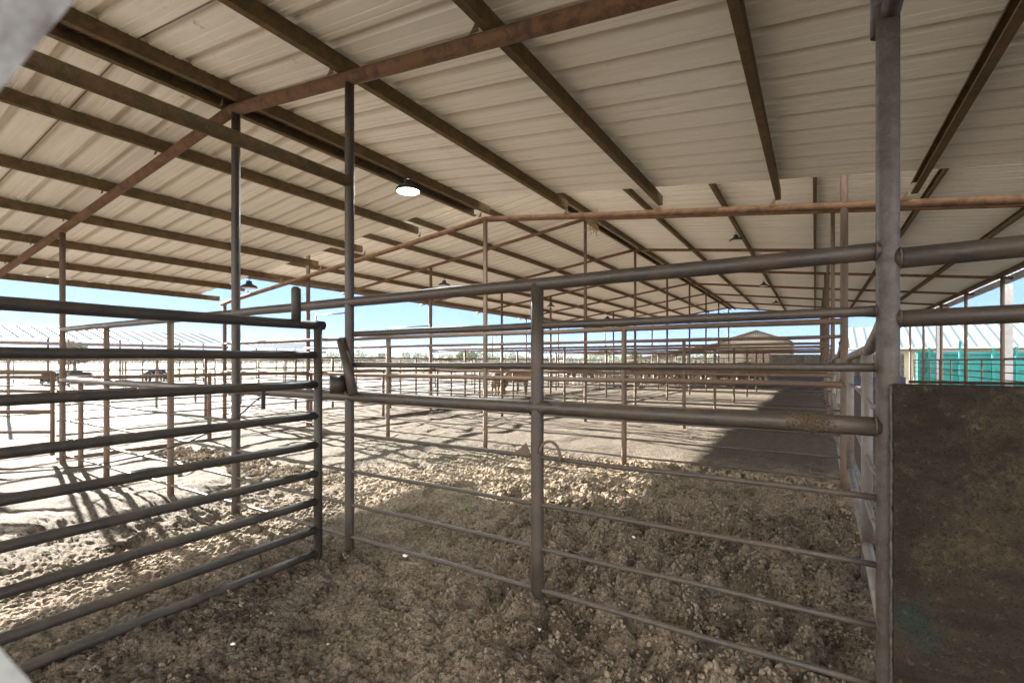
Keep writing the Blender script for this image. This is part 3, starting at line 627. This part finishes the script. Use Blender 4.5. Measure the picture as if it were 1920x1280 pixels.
#PART2
# ------------------------------------------------------------------ cattle
def skinned(verts, edges, radii, root=0, sub=1):
    me = bpy.data.meshes.new('t'); me.from_pydata(verts, edges, []); o = bpy.data.objects.new('t', me); COL.objects.link(o)
    sk = o.modifiers.new('s', 'SKIN'); sk.use_smooth_shade = True
    for i, r in enumerate(radii): me.skin_vertices[0].data[i].radius = r if isinstance(r, tuple) else (r, r)
    me.skin_vertices[0].data[root].use_root = True
    ss = o.modifiers.new('u', 'SUBSURF'); ss.levels = sub; ss.render_levels = sub
    dg = bpy.context.evaluated_depsgraph_get(); out = bpy.data.meshes.new_from_object(o.evaluated_get(dg))
    bpy.data.objects.remove(o); return out
def cow_mesh(down=False):
    hx, hz = (0.98, 0.55) if down else (1.08, 1.28)
    V_ = [(0, 0, 1.02), (-0.40, 0, 1.04), (-0.72, 0, 1.08), (-0.86, 0, 0.98), (0.38, 0, 1.02), (0.62, 0, 1.04), ((0.62 + hx) / 2 + 0.02, 0, (1.1 + hz) / 2), (hx, 0, hz), (hx + 0.20, 0, hz - 0.16), (hx + 0.34, 0, hz - 0.30),
          (-0.95, 0, 0.85), (-0.96, 0, 0.45)]
    E_ = [(0, 1), (1, 2), (2, 3), (0, 4), (4, 5), (5, 6), (6, 7), (7, 8), (8, 9), (3, 10), (10, 11)]
    Rr = [(0.30, 0.34), (0.29, 0.31), (0.24, 0.24), 0.12, (0.27, 0.31), (0.20, 0.24), (0.12, 0.17), 0.115, 0.095, 0.07, 0.035, 0.03]
    for s_ in (-1, 1):
        n = len(V_); V_ += [(0.55, 0.15 * s_, 0.80), (0.53, 0.16 * s_, 0.42), (0.54, 0.16 * s_, 0.10), (0.58, 0.16 * s_, 0.02)]; E_ += [(4, n), (n, n + 1), (n + 1, n + 2), (n + 2, n + 3)]; Rr += [0.11, 0.062, 0.045, 0.055]
        n = len(V_); V_ += [(-0.60, 0.16 * s_, 0.78), (-0.56, 0.17 * s_, 0.58), (-0.72, 0.17 * s_, 0.40), (-0.66, 0.17 * s_, 0.10), (-0.61, 0.17 * s_, 0.02)]; E_ += [(2, n), (n, n + 1), (n + 1, n + 2), (n + 2, n + 3), (n + 3, n + 4)]; Rr += [0.15, 0.10, 0.055, 0.045, 0.055]
        n = len(V_); V_ += [(hx - 0.04, 0.16 * s_, hz + 0.04), (hx - 0.05, 0.24 * s_, hz + 0.01)]; E_ += [(7, n), (n, n + 1)]; Rr += [0.04, 0.022]
    return skinned(V_, E_, Rr)
def hide(name, a, b_, thr, sc, face=True):
    m, nt, b = mat(name, a, 0.75, 0, 0.2); c = coords(nt); f = ramp(nt, noise(nt, c, sc, 2, 0.4), [(thr - 0.02, (0, 0, 0)), (thr + 0.02, (1, 1, 1))])
    col = mix(nt, f, a, b_)
    if face:
        s_ = N(nt, 'ShaderNodeSeparateXYZ'); nt.links.new(c, s_.inputs[0])
        g1 = N(nt, 'ShaderNodeMath', operation='GREATER_THAN'); nt.links.new(s_.outputs[0], g1.inputs[0]); g1.inputs[1].default_value = 1.02
        g2 = N(nt, 'ShaderNodeMath', operation='LESS_THAN'); nt.links.new(s_.outputs[2], g2.inputs[0]); g2.inputs[1].default_value = 0.42
        mx = N(nt, 'ShaderNodeMath', operation='MAXIMUM'); nt.links.new(g1.outputs[0], mx.inputs[0]); nt.links.new(g2.outputs[0], mx.inputs[1])
        col = mix(nt, mx.outputs[0], col, (0.62, 0.55, 0.47))
    nt.links.new(col, b.inputs['Base Color']); return m
hides = {'reddish brown': hide('hide_red', (0.09, 0.04, 0.022), (0.13, 0.06, 0.03), 0.5, 2), 'tan': hide('hide_tan', (0.15, 0.09, 0.052), (0.20, 0.13, 0.08), 0.5, 2, False),
         'cream': hide('hide_cream', (0.24, 0.19, 0.13), (0.3, 0.24, 0.17), 0.5, 2, False), 'black': hide('hide_black', (0.012, 0.012, 0.014), (0.02, 0.02, 0.02), 0.5, 2, False),
         'black and white': hide('hide_bw', (0.015, 0.015, 0.015), (0.6, 0.57, 0.52), 0.52, 1.7)}
cmesh = [cow_mesh(False), cow_mesh(True)]
def cow(x, y, rot, hue, label, scale=1.0, k=0, group='cattle standing at the far end of the barn'):
    o = bpy.data.objects.new('cow', cmesh[k]); COL.objects.link(o); o.location = (x, y, -0.02 if group != 'black cattle in the open yard' else -0.5); o.rotation_euler = (0, 0, rot); o.scale = (scale,) * 3
    if not o.data.materials: o.data.materials.append(M['clod'])
    o.material_slots[0].link = 'OBJECT'; o.material_slots[0].material = hides[hue]
    return tag(o, label, 'cow', group)
p = onG(932, 741); cow(p.x, p.y, R(115), 'tan', 'tan calf seen end-on between the fences in the middle distance', 0.72, 0, 'calves in the middle pen')
p = onG(968, 740); cow(p.x, p.y, R(20), 'tan', 'tan calf standing side-on just right of the end-on calf', 0.76, 0, 'calves in the middle pen')
herd = [(1222, 'black and white'), (1236, 'black'), (1258, 'tan'), (1273, 'cream'), (1292, 'reddish brown'), (1306, 'black and white'), (1322, 'reddish brown'), (1338, 'tan'), (1357, 'reddish brown'), (1372, 'black and white'), (1388, 'cream'), (1404, 'reddish brown'), (1420, 'tan'), (1438, 'black'), (1458, 'black'), (1478, 'reddish brown'), (1494, 'black'), (1078, 'black'), (1092, 'reddish brown'), (1190, 'black and white')]
ords = ['first', 'second', 'third', 'fourth', 'fifth', 'sixth', 'seventh', 'eighth', 'ninth', 'tenth', 'eleventh', 'twelfth', 'thirteenth', 'fourteenth', 'fifteenth', 'sixteenth', 'seventeenth', 'eighteenth', 'nineteenth', 'twentieth']
for rank, (u, hue) in enumerate(sorted(herd)):
    p = onG(u, 719 + (rank % 3) * 2.0 - (4 if u > 1430 else 0)); cow(p.x, p.y, R(-90 if rank % 2 else 75) + random.uniform(-0.9, 0.9) + (math.pi if rank % 5 == 0 else 0), hue, '%s cow, %s from the left in the far herd' % (hue, ords[rank]), random.uniform(0.9, 1.05), rank % 2)
for k, (u, v) in enumerate(((96, 722), (141, 721), (292, 713))):
    p = onG(u, v); cow(p.x, p.y, R(10 + 50 * k), 'black', ['black cow lying off at far left, in the open yard', 'black cow just right of the leftmost black cow in the open yard', 'black cow alone in the open yard behind the left barn posts'][k], 1.0, 1, 'black cattle in the open yard')
# feed bunk under the far herd
fb = thing('feed_bunk', 'long grey feed bunk with a rail along the far end of the barn', 'feed bunk', (-6, 39.2, 0))
obj('trough', MB().box(-16, 39.0, 0.0, 2.0, 39.12, 0.5).box(-16, 39.7, 0.0, 2.0, 39.82, 0.5).box(-16, 39.12, 0.0, 2.0, 39.7, 0.15), M['grey'], fb)

# ------------------------------------------------------------------ distant buildings
def ribbed(mb, o_, ex, ey, n, rib):
    """sheet from origin o_, spanning ex (along ribs' spacing) and ey (up the slope) with n raised seams"""
    nrm = ex.cross(ey).normalized()
    if nrm.z < 0: nrm = -nrm
    pr = []
    for i in range(n):
        for t_, h_ in ((0, 0), (0.36, 0), (0.42, 1), (0.58, 1), (0.64, 0)): pr.append(((i + t_) / n, h_ * rib))
    pr.append((1, 0)); vs = [o_ + ex * t_ + nrm * h_ for t_, h_ in pr] + [o_ + ex * t_ + nrm * h_ + ey for t_, h_ in pr]; k = len(pr)
    mb.add(vs, [(i, i + 1, k + i + 1, k + i) for i in range(k - 1)])
m, nt, b = mat('blue_white_metal', (0.14, 0.18, 0.20), 0.6, 0.0, 0.3); M['bmetal'] = m
M['siding'] = None
m, nt, b = mat('siding', (0.55, 0.50, 0.36), 0.7); c = coords(nt)
wv = N(nt, 'ShaderNodeTexWave', Scale=2.2); wv.bands_direction = 'Z'; wv.wave_profile = 'SAW'; nt.links.new(c, wv.inputs[0])
nt.links.new(mix(nt, wv.outputs['Fac'], (0.22, 0.205, 0.155), (0.28, 0.265, 0.205)), b.inputs['Base Color']); bump(nt, b, wv.outputs['Fac'], 0.5, 0.02); M['siding'] = m
M['glass'] = mat('dark_glass', (0.03, 0.04, 0.04), 0.08, 0, 0.6)[0]
hs = thing('house', 'cream sided low house with a pale seamed metal roof behind the teal wall', 'house', (12, 50, 0))
mb = MB(); e0 = Vector((2.4, 47.6, 2.42)); ribbed(mb, e0, Vector((22, 0, 0)), Vector((0, 4.6, 1.95)), 31, 0.035); ribbed(mb, e0 + Vector((22, 9.2, 0)), Vector((-22, 0, 0)), Vector((0, -4.6, 1.95)), 31, 0.035)
rf = obj('roof', mb, M['bmetal'], hs)
obj('gutter', MB().box(2.3, 47.5, 2.33, 24.5, 47.62, 2.45), M['white'], hs)
obj('wall', MB().box(3.2, 48.1, 0, 23.8, 56.2, 2.44), M['siding'], hs)
for xw in (7.6, 12.0, 17.0):
    wn = obj('window', MB().box(xw, 48.02, 1.35, xw + 1.5, 48.08, 2.25), M['white'], hs); obj('pane', MB().box(xw + 0.25, 47.99, 1.45, xw + 1.25, 48.015, 2.1), M['glass'], wn)
obj('corner_post', MB().box(3.0, 48.0, 0, 3.18, 48.2, 2.4), M['white'], hs)

tw = thing('teal_wall', 'long teal sheet wall with darker cap behind the pale pipe fence', 'wall', (11, 32.5, 0))
for i in range(8): obj('sheet', MB().box(4.48 + i * 2.02, 32.5, 0, 6.48 + i * 2.02, 32.56, 1.74), M['teal'], tw)
obj('cap', MB().box(4.45, 32.42, 1.745, 20.7, 32.64, 1.86), M['teal'], tw)
obj('rail', MB().box(4.45, 32.43, 0.95, 20.7, 32.49, 1.02), M['teal'], tw)
mt_ = M['teal']
for k, (u, v) in enumerate(((1722, 655), (1742, 652), (1800, 640), (1862, 652), (1906, 650))):
    q_ = atY(u, v, 32.2); tag(obj('teal_post', MB().box(q_.x - 0.045, 32.14, 0, q_.x + 0.045, 32.26, q_.z), mt_), ['teal square post nearest the thick post', 'teal square post, second from the thick post', 'tallest teal square post in front of the teal wall', 'teal square post beside the white columns', 'teal square post at the right picture edge'][k], 'post', 'teal posts along the teal wall')
gb = thing('stock_trailer', 'grey boxy trailer body with navy base seen behind the right gates', 'trailer', (1.2, 27.5, 0))
obj('body', MB().box(-1.9, 27.0, 0.72, 3.3, 29.4, 1.72), M['grey'], gb); obj('base', MB().box(-1.95, 26.95, 0.28, 3.35, 29.45, 0.70), M['navy'], gb)
for i in range(8): obj('rib', MB().box(-1.85 + i * 0.71, 26.93, 0.73, -1.77 + i * 0.71, 26.99, 1.71), M['pipe_pale'], gb)
for xw in (-1.2, 2.5):
    mbw = MB(); mbw.tube([(xw, 26.9, 0.27), (xw, 27.12, 0.27)], 0.29, 18); obj('wheel', mbw, M['lamp_body'], gb)

M['shedroof'] = mat('shed_roof_metal', (0.07, 0.095, 0.115), 0.6, 0, 0.3)[0]
def open_shed(x0, x1, y0, y1, ze, zr, label, m='shedroof'):
    f = thing('low_shed', label, 'shed', ((x0 + x1) / 2, (y0 + y1) / 2, 0), 'low open sheds beyond the yard')
    mb = MB(); ribbed(mb, Vector((x1, y0, ze)), Vector((0, y1 - y0, 0)), Vector((x0 - x1, 0, zr - ze)), int((y1 - y0) / 0.6), 0.05); obj('roof', mb, M[m], f)
    obj('beam', MB().box(x1 - 0.12, y0, ze - 0.35, x1 - 0.02, y1, ze - 0.18), M['pipe_brown'], f)
    y = y0 + 0.3
    while y < y1: post(f, x1 - 0.1, y, ze - 0.02, 0.05, 'pipe_brown'); post(f, x0 + 0.1, y, zr - 0.02, 0.05, 'pipe_brown'); y += 3.5
open_shed(-38.5, -35, -8, 18.4, 2.62, 3.45, 'long low open shed with pale ribbed roof beyond the yard at left')
open_shed(-42, -39, 22.5, 29.5, 2.5, 3.1, 'shorter open shed with pale roof beyond the small stub on the gate')

m, nt, b = mat('barn_brown', (0.075, 0.055, 0.036), 0.8); M['barn'] = m
m, nt, b = mat('barn_side', (0.42, 0.38, 0.30), 0.7); c = coords(nt); wv = N(nt, 'ShaderNodeTexWave', Scale=1.4); nt.links.new(c, wv.inputs[0]); nt.links.new(mix(nt, wv.outputs['Fac'], (0.10, 0.085, 0.06), (0.2, 0.18, 0.14)), b.inputs['Base Color']); M['barnside'] = m
bn = thing('brown_barn', 'brown gabled barn with pale metal walls and low side roof at the far end', 'barn', (-7, 74, 0))
def pz(u, v, Y): return atY(u, v, Y)
YB = 72.0; pk = pz(1418, 618, YB); l1 = pz(1345, 640, YB); r1 = pz(1484, 638, YB); l2 = pz(1195, 678, YB)
def slab(mb, a, b_, dy, th=0.15):
    a = Vector(a); b_ = Vector(b_); D = Vector((0, dy, 0)); u_ = Vector((0, 0, th)); vs = [a, b_, b_ + D, a + D, a - u_, b_ - u_, b_ - u_ + D, a - u_ + D]
    mb.add(vs, [(0, 1, 2, 3), (7, 6, 5, 4), (0, 4, 5, 1), (1, 5, 6, 2), (2, 6, 7, 3), (3, 7, 4, 0)])
mb = MB(); slab(mb, pk, l1, 16); slab(mb, pk, r1, 16); obj('roof', mb, M['barn'], bn)
mb = MB(); slab(mb, l1 + Vector((0, 0, -0.16)), Vector((l2.x, YB, 1.9)), 16); obj('lean_roof', mb, M['barn'], bn)
zz = l1.z - 0.2
mb = MB(); mb.add([(l1.x + 0.2, YB + 0.6, 0), (r1.x - 0.2, YB + 0.6, 0), (r1.x - 0.2, YB + 0.6, zz), (pk.x, YB + 0.6, pk.z - 0.2), (l1.x + 0.2, YB + 0.6, zz), (l1.x + 0.2, YB + 15, 0), (r1.x - 0.2, YB + 15, 0), (r1.x - 0.2, YB + 15, zz), (pk.x, YB + 15, pk.z - 0.2), (l1.x + 0.2, YB + 15, zz)],
    [(0, 1, 2, 3, 4), (9, 8, 7, 6, 5), (1, 6, 7, 2), (0, 4, 9, 5)]); obj('wall', mb, M['barnside'], bn)
obj('door', MB().box(pk.x - 1.6, YB + 0.5, 0, pk.x + 1.6, YB + 0.58, 3.0), M['barn'], bn)
for k in range(5): obj('post', MB().box(l2.x + 0.4 + k * (l1.x - l2.x) / 5, YB + 0.3, 0, l2.x + 0.6 + k * (l1.x - l2.x) / 5, YB + 0.5, 1.9 + k * 0.45), M['barn'], bn)
ps = thing('equipment_shed', 'long dark roofed equipment shed between the brown barn and the far herd', 'shed', (-14, 58, 0))
mb = MB(); slab(mb, (-21, 60, 1.75), (-3.5, 60, 1.9), 9); obj('roof', mb, M['barn'], ps)
for x in range(-21, -3, 3): obj('post', MB().box(x, 60.2, 0, x + 0.15, 60.35, 1.75), M['barn'], ps)
for k, (u, v, Y_) in enumerate(((1530, 690, 60.0),)):
    pass

# ------------------------------------------------------------------ trees on the horizon
def leaf_mass(center, rad, n, size, sd):
    rg = np.random.default_rng(sd); d_ = rg.normal(size=(n, 3)); d_ /= np.linalg.norm(d_, axis=1)[:, None]; rr = rg.random((n, 1)) ** 0.45
    lump = 1 + 0.35 * np.sin(d_[:, :1] * 5 + sd) * np.cos(d_[:, 1:2] * 6 + sd)
    c_ = np.array(center) + d_ * rr * lump * np.array(rad); a = rg.normal(size=(n, 3)) * size; b_ = rg.normal(size=(n, 3)) * size
    vs = np.stack([c_ - a - b_, c_ + a - b_, c_ + a + b_, c_ - a + b_], 1).reshape(-1, 3); f = np.arange(n * 4).reshape(-1, 4)
    return vs, f
m, nt, b = mat('foliage', (0.07, 0.10, 0.03), 0.8); c = coords(nt); nt.links.new(mix(nt, noise(nt, c, 0.8, 3, 0.6), (0.05, 0.075, 0.025), (0.11, 0.14, 0.05)), b.inputs['Base Color']); M['leaf'] = m
VV = []; FF = []; n0 = 0
for i in range(230):   # the far wood: one mass
    t_ = i / 230; u = -200 + 1650 * t_ + random.uniform(-5, 5); d_ = ray(u, 677); Dm = random.uniform(300, 420); P_ = d_ * Dm
    hh_ = random.uniform(1.6, 3.6) + (1.8 if random.random() < 0.15 else 0)
    vs, f = leaf_mass((P_.x, P_.y, hh_ * 0.8), (random.uniform(3, 7), random.uniform(3, 7), hh_), 150, 0.45, i); VV.append(vs); FF.append(f + n0); n0 += len(vs)
me = bpy.data.meshes.new('far_wood'); me.from_pydata(np.concatenate(VV).tolist(), [], np.concatenate(FF).tolist()); me.materials.append(M['leaf']); o = bpy.data.objects.new('far_wood', me); COL.objects.link(o)
tag(o, 'low hazy line of brush and trees along the horizon', 'wood', kind='stuff')
def tree(u, Dm, h, label, sd):
    P_ = ray(u, 677) * Dm; f = thing('tree', label, 'tree', (P_.x, P_.y, 0), 'scattered trees beyond the yard')
    tr = MB(); tr.tube([(P_.x, P_.y, -0.2), (P_.x + 0.1, P_.y, h * 0.35), (P_.x - 0.1, P_.y, h * 0.7)], [0.22, 0.16, 0.07], 8)
    for k in range(5):
        a = k * 1.3; tr.tube([(P_.x, P_.y, h * (0.3 + 0.05 * k)), (P_.x + math.cos(a) * h * 0.3, P_.y + math.sin(a) * h * 0.3, h * (0.6 + 0.04 * k))], [0.09, 0.03], 6)
    obj('trunk', tr, M['barn'], f)
    vs, ff = [], []; n1 = 0; rg = random.Random(sd)
    for k in range(9):
        v_, f_ = leaf_mass((P_.x + rg.uniform(-1, 1) * h * 0.38, P_.y + rg.uniform(-1, 1) * h * 0.3, h * rg.uniform(0.5, 0.85)), (h * 0.22,) * 3, 260, 0.10, sd * 10 + k); vs.append(v_); ff.append(f_ + n1); n1 += len(v_)
    me = bpy.data.meshes.new('crown'); loc = Vector((P_.x, P_.y, 0)); me.from_pydata((np.concatenate(vs) - np.array(loc)).tolist(), [], np.concatenate(ff).tolist()); me.materials.append(M['leaf'])
    o = bpy.data.objects.new('crown', me); COL.objects.link(o); o.parent = f
tree(140, 60, 3.6, 'hazy tree behind the left low shed', 1); tree(872, 120, 4.2, 'hazy spreading tree just left of the tall ridge post', 2); tree(720, 190, 4.6, 'small hazy tree on the horizon right of the tall near post', 3); tree(1188, 110, 3.0, 'small tree left of the low roof of the brown barn', 4)

# ------------------------------------------------------------------ little things on the ground
for k, (u, v, lb) in enumerate(((1148, 948, 'green weed tuft in the clods beyond the short post'), (1112, 1000, 'green weed tuft near the middle lower rod'), (1352, 908, 'green weed tuft behind the upper rod'), (1394, 1000, 'green weed tuft right of centre in the clods'), (872, 962, 'yellowish weed tuft in the shade left of the short post'), (1290, 960, 'faint green tuft amid the clods'))):
    p = onG(u, v); mb = MB()
    for _ in range(90):
        a = random.uniform(0, 6.28); r_ = random.uniform(0, 0.07); q0 = Vector((p.x + r_ * math.cos(a), p.y + r_ * math.sin(a), gz(p.x, p.y) + 0.005)); q1 = q0 + Vector((random.gauss(0, 0.018), random.gauss(0, 0.018), random.uniform(0.02, 0.055)))
        s_ = Vector((math.cos(a + 1.5), math.sin(a + 1.5), 0)) * 0.003; mb.add([q0 - s_, q0 + s_, q1], [(0, 1, 2)])
    tag(obj('weed_tuft', mb, M['green']), lb, 'weed', 'weeds in the trampled pen')
def scrap(u, v, r, m, name, lb, cat, grp=None):
    p = onG(u, v); g_ = gz(p.x, p.y); mb = MB(); pp = iv * (1 + RNG.uniform(-0.35, 0.35, (len(iv), 1))) * np.array([r, r * 0.7, r * 0.45]); mb.add([(p.x + a, p.y + b_, g_ + r * 0.3 + c_) for a, b_, c_ in pp], [tuple(f) for f in itf], True)
    tag(obj(name, mb, M[m]), lb, cat, grp)
scrap(1492, 1117, 0.028, 'stone', 'stone', 'yellow stone lying in the dark clods by the pale gate', 'stone')
for u, v, r, lb in ((760, 1048, 0.022, 'white feather scrap below the tall post'), (566, 1052, 0.03, 'white scrap under the end of the open gate'), (1010, 1180, 0.014, 'white pebble like scrap at the foot of the short post'), (615, 1203, 0.012, 'white fleck on the bare dirt at lower middle'), (1188, 1017, 0.016, 'white scrap among clods right of the short post'), (437, 1217, 0.014, 'white fleck below the lowest bar of the open gate')):
    scrap(u, v, r, 'feather', 'scrap', lb, 'scrap', 'pale scraps on the dirt')

# ------------------------------------------------------------------ haze
m = bpy.data.materials.new('haze'); m.use_nodes = True; nt = m.node_tree; nt.nodes.clear()
ov = nt.nodes.new('ShaderNodeOutputMaterial'); pv = nt.nodes.new('ShaderNodeVolumePrincipled'); pv.inputs['Color'].default_value = (0.92, 0.96, 1, 1)
pv.inputs['Density'].default_value = HAZE = 0.0002; pv.inputs['Anisotropy'].default_value = 0.2; nt.links.new(pv.outputs[0], ov.inputs['Volume'])
hz = obj('haze', MB().box(-460, -60, -1.5, 120, 470, 14), m); tag(hz, kind='stuff')
